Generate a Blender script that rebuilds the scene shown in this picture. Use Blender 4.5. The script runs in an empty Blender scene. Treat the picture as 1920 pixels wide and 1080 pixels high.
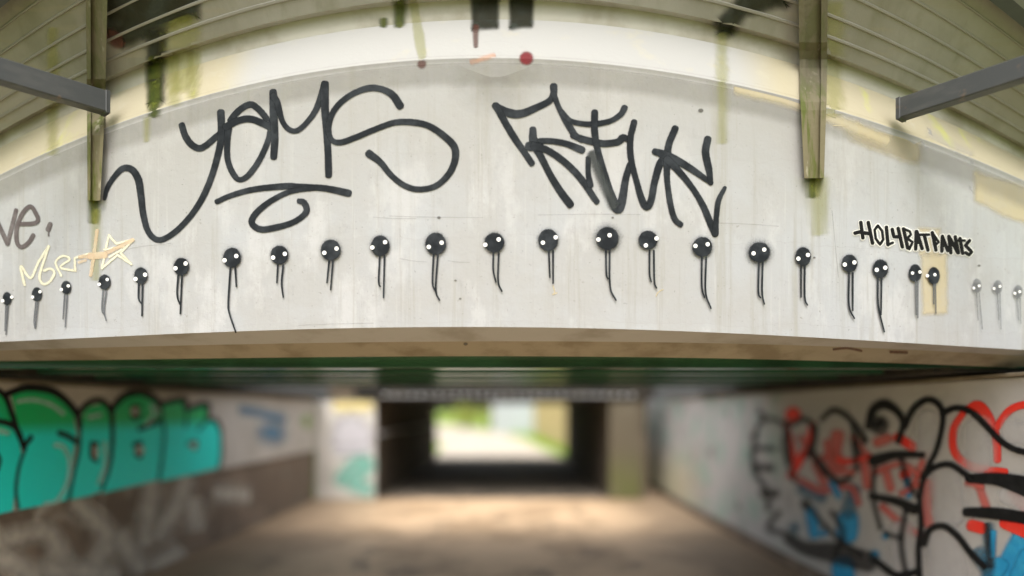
import bpy, math, random
import numpy as np
from mathutils import Vector
random.seed(7)
R = math.radians
S = bpy.context.scene
C = S.collection

# ---------------------------------------------------------------- camera
F = 1310.0            # focal length in pixels of the 1920 px wide photograph
E = 1.80              # eye height
HY = 770.0            # horizon row
cam_d = bpy.data.cameras.new('camera')
cam = bpy.data.objects.new('camera', cam_d); C.objects.link(cam); S.camera = cam
cam.location = (0, 0, E); cam.rotation_euler = (R(90), 0, 0)
cam_d.sensor_width = 36; cam_d.lens = 36 * F / 1920
cam_d.shift_y = (HY - 540) / 1920
cam_d.clip_start = 0.05; cam_d.clip_end = 1500
cam_d.dof.use_dof = True; cam_d.dof.focus_distance = 4.02; cam_d.dof.aperture_fstop = 0.205

# ---------------------------------------------------------------- light
SUN_EL, SUN_AZ = 56, 186          # azimuth measured so that 180 is straight behind the camera
w = bpy.data.worlds.new('World'); S.world = w; w.use_nodes = True
nt = w.node_tree; nt.nodes.clear()
sky = nt.nodes.new('ShaderNodeTexSky'); sky.sky_type = 'NISHITA'; sky.sun_disc = False
sky.sun_elevation = R(SUN_EL); sky.sun_rotation = R(SUN_AZ)
sky.dust_density = 6; sky.air_density = 1.2; sky.ozone_density = 0.8
hs = nt.nodes.new('ShaderNodeHueSaturation'); hs.inputs['Saturation'].default_value = 0.30
bg = nt.nodes.new('ShaderNodeBackground'); bg.inputs['Strength'].default_value = 0.15
wo = nt.nodes.new('ShaderNodeOutputWorld')
nt.links.new(sky.outputs[0], hs.inputs['Color']); nt.links.new(hs.outputs[0], bg.inputs[0]); nt.links.new(bg.outputs[0], wo.inputs[0])
sd = bpy.data.lights.new('sun', 'SUN'); sd.energy = .8; sd.angle = R(24); sd.color = (1.0, .965, .92)
so = bpy.data.objects.new('sun', sd); C.objects.link(so)
az = R(SUN_AZ)
d = Vector((math.sin(az) * math.cos(R(SUN_EL)), math.cos(az) * math.cos(R(SUN_EL)), math.sin(R(SUN_EL))))
so.rotation_euler = d.to_track_quat('Z', 'Y').to_euler()
so.location = d * 30
S.view_settings.view_transform = 'Standard'; S.view_settings.look = 'None'
S.view_settings.exposure = 1.0; S.view_settings.gamma = 1
S.cycles.use_denoising = True; S.cycles.max_bounces = 8; S.cycles.transparent_max_bounces = 24
S.cycles.sample_clamp_indirect = 6

# ---------------------------------------------------------------- helpers
def srgb(r, g, b):
    f = lambda v: (v / 255 / 12.92) if v <= 10 else ((v / 255 + .055) / 1.055) ** 2.4
    return (f(r), f(g), f(b), 1)

def tag(o, label=None, cat=None, group=None, kind=None):
    for k, v in (('label', label), ('category', cat), ('group', group), ('kind', kind)):
        if v: o[k] = v
    return o

def empty(name, loc=(0, 0, 0)):
    o = bpy.data.objects.new(name, None); C.objects.link(o); o.location = loc
    return o

class MB:
    def __init__(s): s.v = []; s.f = []; s.m = []; s.cov = []
    def add(s, vs, fs, mi=0, cov=None):
        n = len(s.v); s.v += [tuple(p) for p in vs]
        s.f += [tuple(i + n for i in f) for f in fs]; s.m += [mi] * len(fs)
        s.cov += list(cov) if cov is not None else [1.0] * len(vs)
    def box(s, x0, x1, y0, y1, z0, z1, mi=0):
        vs = [(x, y, z) for z in (z0, z1) for y in (y0, y1) for x in (x0, x1)]
        s.add(vs, [(0, 2, 3, 1), (4, 5, 7, 6), (0, 1, 5, 4), (2, 6, 7, 3), (0, 4, 6, 2), (1, 3, 7, 5)], mi)
    def tube(s, pts, rad, n=10, mi=0):
        rings = []
        for i, p in enumerate(pts):
            p = Vector(p); a = Vector(pts[max(0, i - 1)]); b = Vector(pts[min(len(pts) - 1, i + 1)])
            t = (b - a).normalized(); u = t.cross(Vector((0.13, .3, 1))).normalized(); v = t.cross(u)
            r = rad[i] if hasattr(rad, '__len__') else rad
            rings.append([p + (u * math.cos(k * 2 * math.pi / n) + v * math.sin(k * 2 * math.pi / n)) * r for k in range(n)])
        vs = [q for rg in rings for q in rg]
        fs = [(i * n + k, i * n + (k + 1) % n, (i + 1) * n + (k + 1) % n, (i + 1) * n + k) for i in range(len(pts) - 1) for k in range(n)]
        fs += [tuple(range(n - 1, -1, -1)), tuple((len(pts) - 1) * n + k for k in range(n))]
        s.add(vs, fs, mi)
    def build(s, name, mats, parent=None, bevel=0, smooth=False, cov=False):
        me = bpy.data.meshes.new(name); me.from_pydata(s.v, [], s.f); me.update()
        if not isinstance(mats, (list, tuple)): mats = [mats]
        for m in mats: me.materials.append(m)
        me.polygons.foreach_set('material_index', s.m)
        if smooth: me.polygons.foreach_set('use_smooth', [True] * len(s.f))
        if cov:
            at = me.attributes.new('cov', 'FLOAT', 'POINT'); at.data.foreach_set('value', s.cov)
        o = bpy.data.objects.new(name, me); C.objects.link(o)
        if parent is not None: o.parent = parent
        if bevel:
            b = o.modifiers.new('edge', 'BEVEL'); b.width = bevel; b.segments = 2; b.limit_method = 'ANGLE'
        return o

class Mat:
    """small node-graph writer"""
    def __init__(s, name, rough=.8, spec=.3):
        s.m = bpy.data.materials.new(name); s.m.use_nodes = True; s.t = s.m.node_tree
        s.p = s.t.nodes['Principled BSDF']; s.p.inputs['Roughness'].default_value = rough
        s.p.inputs['Specular IOR Level'].default_value = spec
        s.tc = s.t.nodes.new('ShaderNodeNewGeometry').outputs['Position']
        s.col = None
    def link(s, a, b): s.t.links.new(a, b)
    def noise(s, scale=1, xyz=(1, 1, 1), detail=5, rough=.6, off=0, dist=0):
        mp = s.t.nodes.new('ShaderNodeMapping'); mp.inputs['Scale'].default_value = xyz; mp.inputs['Location'].default_value = (off, off * 1.7, off * .6)
        n = s.t.nodes.new('ShaderNodeTexNoise'); n.inputs['Scale'].default_value = scale; n.inputs['Detail'].default_value = detail
        n.inputs['Roughness'].default_value = rough; n.inputs['Distortion'].default_value = dist
        s.link(s.tc, mp.inputs[0]); s.link(mp.outputs[0], n.inputs[0]); return n.outputs[0]
    def ramp(s, x, a, b, lo=0., hi=1.):
        r = s.t.nodes.new('ShaderNodeMapRange'); r.interpolation_type = 'SMOOTHSTEP'
        r.inputs[1].default_value = a; r.inputs[2].default_value = b; r.inputs[3].default_value = lo; r.inputs[4].default_value = hi
        s.link(x, r.inputs[0]); return r.outputs[0]
    def math(s, op, a, b):
        n = s.t.nodes.new('ShaderNodeMath'); n.operation = op
        for i, q in enumerate((a, b)):
            if isinstance(q, (int, float)): n.inputs[i].default_value = q
            else: s.link(q, n.inputs[i])
        return n.outputs[0]
    def axis(s, k):
        n = s.t.nodes.new('ShaderNodeSeparateXYZ'); s.link(s.tc, n.inputs[0]); return n.outputs[k]
    def base(s, c):
        s.col = c; s.p.inputs['Base Color'].default_value = c; return s
    def mix(s, fac, c):
        n = s.t.nodes.new('ShaderNodeMix'); n.data_type = 'RGBA'
        s.link(fac, n.inputs[0])
        if isinstance(s.col, tuple): n.inputs[6].default_value = s.col
        else: s.link(s.col, n.inputs[6])
        n.inputs[7].default_value = c
        s.col = n.outputs[2]; s.link(s.col, s.p.inputs['Base Color']); return s
    def bump(s, h, st=.3, dist=.01):
        b = s.t.nodes.new('ShaderNodeBump'); b.inputs['Strength'].default_value = st; b.inputs['Distance'].default_value = dist
        s.link(h, b.inputs['Height']); s.link(b.outputs[0], s.p.inputs['Normal']); return s

def g3(v, k=1.0): return (v, v * k, v * k * k, 1)

# concrete face: off-white masonry paint, scuffs, faint streaks
m = Mat('painted_concrete', .78); m.base((.352, .364, .382, 1))
bk = m.t.nodes.new('ShaderNodeTexBrick'); bk.offset = .37; bk.inputs['Scale'].default_value = 1
bk.inputs['Brick Width'].default_value = .93; bk.inputs['Row Height'].default_value = .47; bk.inputs['Mortar Size'].default_value = .0022; bk.inputs['Mortar'].default_value = (2.0, 2.0, 2.0, 1); bk.inputs['Bias'].default_value = 0
bk.inputs['Color1'].default_value = (0, 0, 0, 1); bk.inputs['Color2'].default_value = (1, 1, 1, 1)
cx = m.t.nodes.new('ShaderNodeCombineXYZ'); sp = m.t.nodes.new('ShaderNodeSeparateXYZ'); m.link(m.tc, sp.inputs[0])
jx = m.math('ADD', sp.outputs[0], m.math('MULTIPLY', m.noise(1.5, (.2, 1, 3), 3), .25)); jz = m.math('ADD', sp.outputs[2], m.math('MULTIPLY', m.noise(1.2, (3, 1, .2), 3, off=3), .12))
m.link(jx, cx.inputs[0]); m.link(jz, cx.inputs[1]); m.link(cx.outputs[0], bk.inputs['Vector'])
m.mix(m.math('MULTIPLY', bk.outputs['Color'], .30), (.31, .31, .315, 1))
m.mix(m.ramp(m.noise(1.3, detail=8, rough=.65), .40, .62, 0, .6), (.315, .31, .30, 1))
m.mix(m.ramp(m.noise(2.6, (1, 1, .5), 8, .7, off=4), .50, .64, 0, .6), (.44, .44, .45, 1))
m.mix(m.ramp(m.noise(6, (2.2, 1, .09), 6, .7, off=9), .50, .68, 0, .65), (.28, .275, .25, 1))
m.mix(m.ramp(m.noise(15, (2.5, 1, .06), 4, off=19), .60, .70, 0, .35), (.42, .42, .42, 1))
m.mix(m.ramp(m.noise(11, (1, 1, .6), 9, .75, off=2), .56, .70, 0, .5), (.27, .27, .27, 1))
m.mix(m.ramp(m.noise(38, detail=3, off=5), .68, .74, 0, .5), (.2, .185, .16, 1))
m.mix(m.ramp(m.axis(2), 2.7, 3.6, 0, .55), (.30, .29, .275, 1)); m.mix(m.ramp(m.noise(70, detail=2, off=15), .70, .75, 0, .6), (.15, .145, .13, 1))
m.bump(m.noise(14, detail=8, rough=.7), .3, .012); FACE = m.m

m = Mat('cream_ledge_paint', .8); m.base((.37, .33, .235, 1))
xx = m.axis(0)
ctr = m.math('MULTIPLY', m.ramp(xx, -1.75, -1.45), m.ramp(xx, 1.6, 1.25))
m.mix(ctr, (.345, .34, .33, 1))
m.mix(m.math('MULTIPLY', m.ramp(m.noise(3.5, (1.5, 1, .2), 5, off=3), .55, .72, 0, .8), m.ramp(m.math('ABSOLUTE', xx, 0), 1.2, 1.9)), (.42, .42, .14, 1))
m.mix(m.ramp(m.noise(6, detail=6, off=8), .56, .72, 0, .5), (.40, .37, .29, 1))
m.bump(m.noise(16, detail=6), .25, .01); LEDGE = m.m

m = Mat('grey_lip', .8); m.base((.29, .287, .285, 1))
m.mix(m.ramp(m.noise(2, (1, 1, 3), 6), .45, .65), (.22, .21, .195, 1)); m.bump(m.noise(20), .3); LIP = m.m
m = Mat('brown_lip', .85); m.base((.225, .195, .145, 1))
m.mix(m.ramp(m.noise(2.5, (1, 1, 2), 6, off=1), .45, .65), (.15, .122, .083, 1))
m.mix(m.ramp(m.noise(1.5, (1, 1, 2), 6, off=6), .6, .75, 0, .6), (.28, .245, .18, 1)); m.bump(m.noise(20), .3); BROWN = m.m
m = Mat('parapet_boarded_concrete', .85); m.base((.195, .188, .160, 1))
m.mix(m.ramp(m.noise(1.3, (1, 1, .6), 6), .42, .65), (.235, .228, .20, 1))
m.mix(m.ramp(m.noise(3, (1.4, 1, .18), 5, off=3), .5, .72, 0, .7), (.15, .145, .105, 1))
m.mix(m.ramp(m.noise(7, (.3, 1, 3), 5, off=7), .55, .7, 0, .5), (.22, .20, .15, 1))
m.bump(m.noise(20), .3); PARA = m.m
m = Mat('board_mark_ridge', .85); m.base((.215, .208, .185, 1)); m.mix(m.ramp(m.noise(2), .4, .65), (.185, .178, .15, 1)); RIDGE = m.m
m = Mat('grey_strip', .85); m.base((.34, .33, .29, 1)); m.mix(m.ramp(m.noise(2), .4, .65), (.24, .225, .18, 1)); STRIP = m.m

def paint(name, c, rough=.55, c2=None, op=1., edge=.5, grain=.35, gscale=60, gx=(1, 1, 1)):
    m = Mat(name, rough, .08); m.base(c)
    m.mix(m.ramp(m.noise(9, detail=6, off=2, rough=.7), .42, .66, 0, .8), c2 or tuple(min(1, q * 1.5 + .004) for q in c[:3]) + (1,))
    a = m.t.nodes.new('ShaderNodeAttribute'); a.attribute_name = 'cov'
    n = m.math('MULTIPLY', m.math('SUBTRACT', m.noise(gscale, gx, detail=4), .5), grain)
    f = m.ramp(m.math('ADD', a.outputs['Fac'], n), .5 - edge, .5 + edge, 0, op)
    m.link(f, m.p.inputs['Alpha']); return m.m
SLATE = paint('slate_spray_paint', (.013, .0155, .0185, 1), c2=(.036, .041, .047, 1), rough=.7, edge=.42, grain=.6, gscale=80)
SLATE2 = paint('thin_slate_paint', (.075, .08, .09, 1), edge=.5, op=.85)
FADED = paint('faded_slate_paint', (.10, .105, .115, 1), edge=.6, op=.6, grain=1.2, gscale=45)
HALO = paint('overspray_mist', (.04, .045, .045, 1), edge=.5, op=.8, grain=.8, gscale=110)
WHITE = paint('white_dot_paint', (.85, .85, .84, 1), c2=(.8, .8, .79, 1), edge=.2)
OLDBR = paint('brown_marker', (.095, .08, .08, 1), edge=.3, c2=(.16, .145, .145, 1))
CREAMP = paint('cream_chalk_paint', (.66, .64, .50, 1), c2=(.62, .56, .42, 1), edge=.5, grain=1.2, gscale=50, op=.85)
PEACH = paint('peach_chalk_paint', (.62, .47, .32, 1), c2=(.64, .55, .40, 1), edge=.5, grain=1.2, gscale=50, op=.6)
INK = paint('black_marker_ink', (.008, .008, .008, 1), edge=.12, grain=.1)
EDGEW = paint('pale_buff_outline', (.74, .73, .69, 1), c2=(.7, .69, .66, 1), edge=.5, op=.8)
PATCHC = paint('cream_patch_paint', (.52, .45, .30, 1), c2=(.50, .45, .34, 1), edge=.5, grain=.5, gscale=12, op=.7)
PATCHW = paint('grey_touchup_paint', (.40, .40, .42, 1), c2=(.38, .38, .385, 1), edge=.5, grain=.5, gscale=8, op=.22)
GREYST = paint('grey_damp_stain', (.20, .19, .165, 1), c2=(.26, .25, .2, 1), edge=.7, grain=.7, gscale=12, op=.3)
ALGAE = paint('green_algae', (.045, .06, .012, 1), c2=(.12, .13, .02, 1), edge=.5, grain=.7, gscale=18, op=.8, gx=(1, 1, .2))
ALGAEY = paint('yellow_algae', (.26, .26, .05, 1), c2=(.34, .33, .12, 1), edge=.5, grain=1.0, gscale=20, op=.34, gx=(1, 1, .12))
DARKST = paint('dark_damp_stain', (.022, .022, .013, 1), c2=(.035, .042, .035, 1), edge=.5, grain=.5, gscale=14, op=.88, gx=(1, 1, .3))
RUST = paint('red_brown_stain', (.10, .035, .025, 1), c2=(.08, .04, .03, 1), edge=.5, grain=.5, gscale=12, op=.6)
REDSP = paint('dark_red_spot', (.17, .015, .02, 1), c2=(.14, .015, .02, 1), edge=.5, op=.8)
ORSP = paint('orange_smudge', (.45, .22, .12, 1), edge=.5, op=.35)

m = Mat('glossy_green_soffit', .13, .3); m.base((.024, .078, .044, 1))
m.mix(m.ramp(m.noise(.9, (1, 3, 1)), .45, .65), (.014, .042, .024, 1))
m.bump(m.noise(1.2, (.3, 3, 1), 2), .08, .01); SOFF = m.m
m = Mat('near_black_parts_and_gap_shade', .9); m.base((.015, .014, .012, 1)); m.mix(m.ramp(m.noise(2), .5, .6), (.03, .025, .018, 1)); BLACK = m.m  # near-black for dark parts and for the shade built in above the walls
m = Mat('plain_bridge_concrete', .85); m.base((.30, .29, .26, 1)); m.mix(m.ramp(m.noise(2), .45, .65), (.2, .19, .16, 1)); m.bump(m.noise(20), .3); CONC = m.m

m = Mat('white_wall_panel', .8); m.base((.50, .475, .44, 1))
m.mix(m.ramp(m.noise(1.4, detail=6), .45, .65, 0, .7), (.40, .375, .335, 1))
m.mix(m.ramp(m.noise(5, (1, 1, .2), 5, off=3), .55, .7, 0, .5), (.3, .28, .24, 1)); m.bump(m.noise(12), .2); PANEL = m.m
m = Mat('right_wall_paint', .8); m.base((.46, .455, .45, 1))
m.mix(m.ramp(m.noise(1.1, detail=6), .45, .65, 0, .7), (.38, .37, .36, 1))
far = m.ramp(m.axis(1), 7.0, 9.5)
m.mix(m.math('MULTIPLY', far, m.ramp(m.noise(1.6, (1, 1, 1.2), 4, off=3), .48, .60, 0, .75)), (.28, .42, .36, 1))
m.mix(m.math('MULTIPLY', far, m.ramp(m.noise(2.3, (1, 1, 1.2), 5, off=12), .58, .66, 0, .7)), (.18, .15, .16, 1))
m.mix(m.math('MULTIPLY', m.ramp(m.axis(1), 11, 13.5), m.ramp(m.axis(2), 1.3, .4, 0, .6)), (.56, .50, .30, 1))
m.bump(m.noise(12), .2); RWALL = m.m
m = Mat('brown_brick_lower_wall', .9); m.base((.16, .125, .095, 1))
m.mix(m.ramp(m.noise(1.6, detail=6), .45, .6), (.22, .17, .13, 1))
nearw = m.ramp(m.axis(1), 8.0, 6.6)
m.mix(m.math('MULTIPLY', nearw, m.ramp(m.noise(1.5, (1, 1, .9), 4, off=21, dist=1.2), .47, .60, 0, .85)), (.50, .46, .40, 1))
m.mix(m.ramp(m.noise(1.8, (1, 1, 2), 4, off=14), .60, .68, 0, .5), (.22, .24, .21, 1))
m.bump(m.noise(10), .4); LOWER = m.m
m = Mat('trodden_earth_floor', .6, .35); m.base((.60, .425, .265, 1))
m.mix(m.ramp(m.noise(.9, (1, .7, 1), detail=6), .44, .58, 0, .85), (.38, .26, .155, 1))
m.mix(m.ramp(m.noise(1.7, (1, .6, 1), 5, off=5), .56, .66, 0, .8), (.22, .155, .10, 1))
m.mix(m.ramp(m.noise(9, detail=6, off=7), .5, .7, 0, .4), (.62, .46, .30, 1))
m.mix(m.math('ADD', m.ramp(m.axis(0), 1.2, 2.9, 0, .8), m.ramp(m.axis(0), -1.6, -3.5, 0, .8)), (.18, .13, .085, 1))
m.bump(m.noise(7, detail=8), .35, .02); FLOOR = m.m
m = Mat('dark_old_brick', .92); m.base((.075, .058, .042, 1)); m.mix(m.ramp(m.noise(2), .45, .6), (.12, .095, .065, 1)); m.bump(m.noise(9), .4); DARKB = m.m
m = Mat('pier_render', .88); m.base((.10, .083, .055, 1))
m.mix(m.ramp(m.axis(2), 1.2, .2, 0, .85), (.10, .105, .035, 1))
m.mix(m.ramp(m.noise(3, (1, 1, .4)), .5, .65, 0, .6), (.13, .11, .08, 1)); m.bump(m.noise(12), .3); PIER = m.m
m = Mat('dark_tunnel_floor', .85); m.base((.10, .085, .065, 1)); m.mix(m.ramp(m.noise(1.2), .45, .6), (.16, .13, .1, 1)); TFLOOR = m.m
m = Mat('pale_path', .9); m.base((.52, .46, .38, 1)); m.mix(m.ramp(m.noise(1.5), .45, .65), (.42, .36, .29, 1)); m.bump(m.noise(8), .3); PATH = m.m
m = Mat('meadow', .9); m.base((.2, .32, .04, 1)); m.mix(m.ramp(m.noise(.6), .4, .65), (.2, .29, .05, 1)); m.bump(m.noise(14), .5, .03); MEADOW = m.m
m = Mat('grass_blades', .7); m.base((.25, .42, .04, 1)); m.mix(m.ramp(m.noise(2), .4, .6), (.28, .40, .06, 1)); BLADE = m.m
m = Mat('leaves', .65); m.base((.16, .20, .03, 1)); m.mix(m.ramp(m.noise(1.5), .4, .62), (.34, .36, .07, 1)); LEAF = m.m
m = Mat('bark', .9); m.base((.12, .09, .06, 1)); m.bump(m.noise(12), .5); BARK = m.m
m = Mat('grey_steel', .5, .5); m.base((.036, .039, .040, 1)); m.mix(m.ramp(m.noise(3, (1, 1, 3)), .45, .65), (.055, .056, .055, 1))
m.mix(m.ramp(m.noise(8, off=4), .62, .7, 0, .6), (.12, .08, .05, 1)); STEEL = m.m
m = Mat('mossy_drain_metal', .7); m.base((.15, .13, .075, 1))
m.mix(m.ramp(m.noise(9, (1.5, 1, .25), 5), .45, .6), (.08, .095, .015, 1))
m.mix(m.ramp(m.noise(14, (1, 1, .3), 5, off=6), .6, .68, 0, .8), (.34, .32, .24, 1)); m.mix(m.ramp(m.axis(2), 3.45, 3.8, 0, .7), (.085, .075, .05, 1)); m.bump(m.noise(22), .5); DRAIN = m.m
m = Mat('pale_rail', .6); m.base((.6, .6, .6, 1)); m.mix(m.ramp(m.noise(4), .5, .6), (.45, .45, .44, 1)); RAIL = m.m
m = Mat('pale_blue_hoarding', .7); m.base((.40, .43, .45, 1)); m.mix(m.ramp(m.noise(.7), .4, .6), (.36, .39, .40, 1)); HOARD = m.m
m = Mat('ochre_boundary_wall', .85); m.base((.60, .48, .24, 1)); m.mix(m.ramp(m.noise(1), .45, .6), (.54, .42, .2, 1)); m.bump(m.noise(9), .3); OCHRE = m.m

# ---------------------------------------------------------------- near bridge: curved beam
def curve(pts):
    px = np.array([p[0] for p in pts], float); py = np.array([p[1] for p in pts], float)
    deg = min(4, len(pts) - 1)
    co = np.polyfit((px - 960) / 960, py, deg)
    dc = np.polyder(co)
    def f(x):
        t = (x - 960) / 960
        tc = max(-1.03, min(1.03, t))
        return float(np.polyval(co, tc) + np.polyval(dc, tc) * (t - tc) * .8)
    return f
c_soff = curve([(0, 677), (480, 671), (960, 668), (1440, 674), (1920, 690)])
c_brown = curve([(0, 657), (480, 645), (960, 640), (1440, 646), (1920, 668)])
c_fbot = curve([(0, 641), (320, 626), (640, 616), (960, 613), (1280, 621), (1600, 637), (1920, 656)])
c_ftop = curve([(0, 330), (200, 232), (400, 178), (640, 130), (960, 107), (1280, 137), (1493, 185), (1700, 253), (1920, 337)])
c_led = curve([(0, 277), (200, 182), (400, 113), (640, 60), (960, 33), (1280, 73), (1493, 122), (1700, 193), (1920, 302)])
def up(k): return lambda x: HY - (HY - c_led(x)) * k
D0 = 3.85
def depth(px):
    u = (px - 960) / 960
    return D0 * (1 + (.12 if u < 0 else .155) * u * u / (1 + .06 * abs(u) ** 3))
TOPK = 1.95
RINGS = [(c_soff, 1.07), (c_brown, 1.035), (c_fbot, 1.0), (c_ftop, 1.0), (c_led, 1.045), (up(1.05), 1.045), (up(1.062), 1.03), (up(TOPK), .86)]
def surf_mult(px, py):
    ys = [r[0](px) for r in RINGS]
    if py >= ys[0]: return RINGS[0][1]
    for i in range(len(ys) - 1):
        if ys[i] >= py >= ys[i + 1]:
            # straight profile between two rings, in world space
            m0, m1 = RINGS[i][1], RINGS[i + 1][1]
            a, b = (HY - ys[i]), (HY - ys[i + 1]); q = HY - py
            # point on segment ((m0,a*m0),(m1,b*m1)) with ratio q
            den = (b * m1 - a * m0) - q * (m1 - m0)
            t = (q * m0 - a * m0) / den if abs(den) > 1e-9 else 0
            return m0 + t * (m1 - m0)
    return RINGS[-1][1]
def beam(px, py, off=0.0):
    y = depth(px) * surf_mult(px, py) - off
    return ((px - 960) / F * y, y, E + (HY - py) / F * y)
def beam_at(px, py, mult, off=0.0):
    y = depth(px) * mult - off
    return ((px - 960) / F * y, y, E + (HY - py) / F * y)

bridge = empty('concrete_bridge', (0, D0, 0))
tag(bridge, 'curved white concrete bridge overhead with black tags and a row of round-headed figures', 'bridge')
BP = [x for x in range(-620, 2541, 20)]
def strip_mesh(mb, f0, m0, f1, m1, mi=0, n=2, off=0):
    vs = []; fs = []
    for x in BP:
        for k in range(n + 1):
            t = k / n
            a = Vector(beam_at(x, f0(x), m0, off)); b = Vector(beam_at(x, f1(x), m1, off))
            vs.append(a.lerp(b, t))
    for i in range(len(BP) - 1):
        for k in range(n):
            a = i * (n + 1) + k; b = (i + 1) * (n + 1) + k
            fs.append((a, b, b + 1, a + 1))
    mb.add(vs, fs, mi)
def part_off(o):
    o.parent = bridge; o.matrix_parent_inverse = bridge.matrix_basis.inverted(); return o
# front face
mb = MB(); strip_mesh(mb, c_fbot, 1.0, c_ftop, 1.0, 0, 6); part_off(mb.build('face', FACE, smooth=True))
mb = MB(); strip_mesh(mb, c_brown, 1.035, c_fbot, 1.0); part_off(mb.build('lower_lip', LIP, smooth=True))
mb = MB(); strip_mesh(mb, c_soff, 1.07, c_brown, 1.035)
part_off(mb.build('bottom_edge', BROWN, smooth=True))
mb = MB(); strip_mesh(mb, c_ftop, 1.0, c_led, 1.045); part_off(mb.build('ledge', LEDGE, smooth=True))
# parapet, with back and top so that it is solid
mb = MB()
strip_mesh(mb, c_led, 1.045, up(1.05), 1.045, 2)
strip_mesh(mb, up(1.05), 1.045, up(1.062), 1.03, 2)
def para_m(k): return 1.03 + (.86 - 1.03) * ((k - 1.062) / (TOPK - 1.062)) ** 1.0
ks = [1.062, 1.115, 1.18, 1.265, 1.355, 1.45, 1.70, 1.82, TOPK]
prof = lambda k: (lambda x: HY - (HY - c_led(x)) * k)
def pm(x, k):
    return surf_mult(x, prof(k)(x))
def strip_k(mb, k0, k1, mi, off):
    vs = []; fs = []
    for x in BP:
        for k in (k0, k1):
            vs.append(beam_at(x, prof(k)(x), pm(x, k), off))
    for i in range(len(BP) - 1):
        a = 2 * i; fs.append((a, a + 2, a + 3, a + 1))
    mb.add(vs, fs, mi)
for i in range(len(ks) - 1): strip_k(mb, ks[i], ks[i + 1], 0, 0)
for k in ks[1:-1]:
    # raised board mark: three narrow faces
    for (a, oa, b, ob) in ((k - .007, 0, k - .004, .006), (k - .004, .006, k + .003, .006), (k + .003, .006, k + .006, 0)):
        vs = []; fs = []
        for x in BP:
            vs.append(beam_at(x, prof(a)(x), pm(x, a), oa)); vs.append(beam_at(x, prof(b)(x), pm(x, b), ob))
        for i in range(len(BP) - 1): fs.append((2 * i, 2 * i + 2, 2 * i + 3, 2 * i + 1))
        mb.add(vs, fs, 1)
# top and back
vs = []; fs = []
for x in BP:
    a = Vector(beam_at(x, prof(TOPK)(x), pm(x, TOPK)))
    yb = depth(x) * 1.08 + .12
    vs += [a, (a.x, yb, a.z), (a.x, yb, E + .66)]
for i in range(len(BP) - 1):
    for k in range(2):
        a = 3 * i + k; fs.append((a, a + 3, a + 4, a + 1))
mb.add(vs, fs, 0)
part_off(mb.build('parapet', [PARA, RIDGE, STRIP]))
mb = MB()
for (a, oa, b, ob) in ((1.53, 0, 1.53, .06), (1.53, .06, 1.605, .06), (1.605, .06, 1.605, 0)):
    vs = []; fs = []
    for x in BP: vs.append(beam_at(x, prof(a)(x), pm(x, a), oa)); vs.append(beam_at(x, prof(b)(x), pm(x, b), ob))
    for i in range(len(BP) - 1): fs.append((2 * i, 2 * i + 2, 2 * i + 3, 2 * i + 1))
    mb.add(vs, fs, 0)
part_off(mb.build('parapet_rail', STEEL))
# deck slab with green ribbed soffit
DECK_END = 8.8
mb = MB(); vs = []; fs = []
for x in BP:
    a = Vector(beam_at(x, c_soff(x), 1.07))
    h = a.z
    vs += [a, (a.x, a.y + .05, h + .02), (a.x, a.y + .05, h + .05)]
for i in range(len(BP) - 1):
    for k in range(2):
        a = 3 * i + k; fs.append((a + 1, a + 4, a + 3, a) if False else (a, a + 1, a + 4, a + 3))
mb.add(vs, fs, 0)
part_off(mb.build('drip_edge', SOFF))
SZ = E + .335
mb = MB()
vs = []; fs = []
for x in BP:
    a = beam_at(x, c_soff(x), 1.07); yb = depth(x) * 1.08 + .11
    vs += [(a[0], a[1] + .06, SZ), (a[0], DECK_END, SZ), (a[0], yb, SZ + .32), (a[0], DECK_END, SZ + .32)]
for i in range(len(BP) - 1):
    a = 4 * i; b = a + 4
    fs += [(a, a + 1, b + 1, b), (a + 2, b + 2, b + 3, a + 3), (a + 1, a + 3, b + 3, b + 1), (a, b, b + 2, a + 2)]
mb.add(vs, fs, 0)
part_off(mb.build('deck', SOFF))
mb = MB()
yy = 5.15
for yy in (4.7, 5.4, 6.15, 7.0, 7.9):
    mb = MB()
    xl = min(7.4, 3.0 + (yy - 4.4) * 3.2) if yy < 6.3 else 7.4
    mb.box(-xl, xl, yy, yy + .16, SZ - .05, SZ + .01, 0)
    part_off(mb.build('soffit_rib', SOFF, bevel=.008))
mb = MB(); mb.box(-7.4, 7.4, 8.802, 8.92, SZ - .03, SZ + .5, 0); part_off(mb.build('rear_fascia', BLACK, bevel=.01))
# abutments
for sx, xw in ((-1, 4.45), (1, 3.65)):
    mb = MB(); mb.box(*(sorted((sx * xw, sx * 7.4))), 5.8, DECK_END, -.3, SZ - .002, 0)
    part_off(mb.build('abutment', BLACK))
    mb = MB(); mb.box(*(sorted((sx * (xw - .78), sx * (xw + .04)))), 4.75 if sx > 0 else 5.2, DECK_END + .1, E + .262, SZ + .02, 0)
    part_off(mb.build('gap_shade_block', BLACK))  # black box standing in for the shaded gap over the wall

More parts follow.
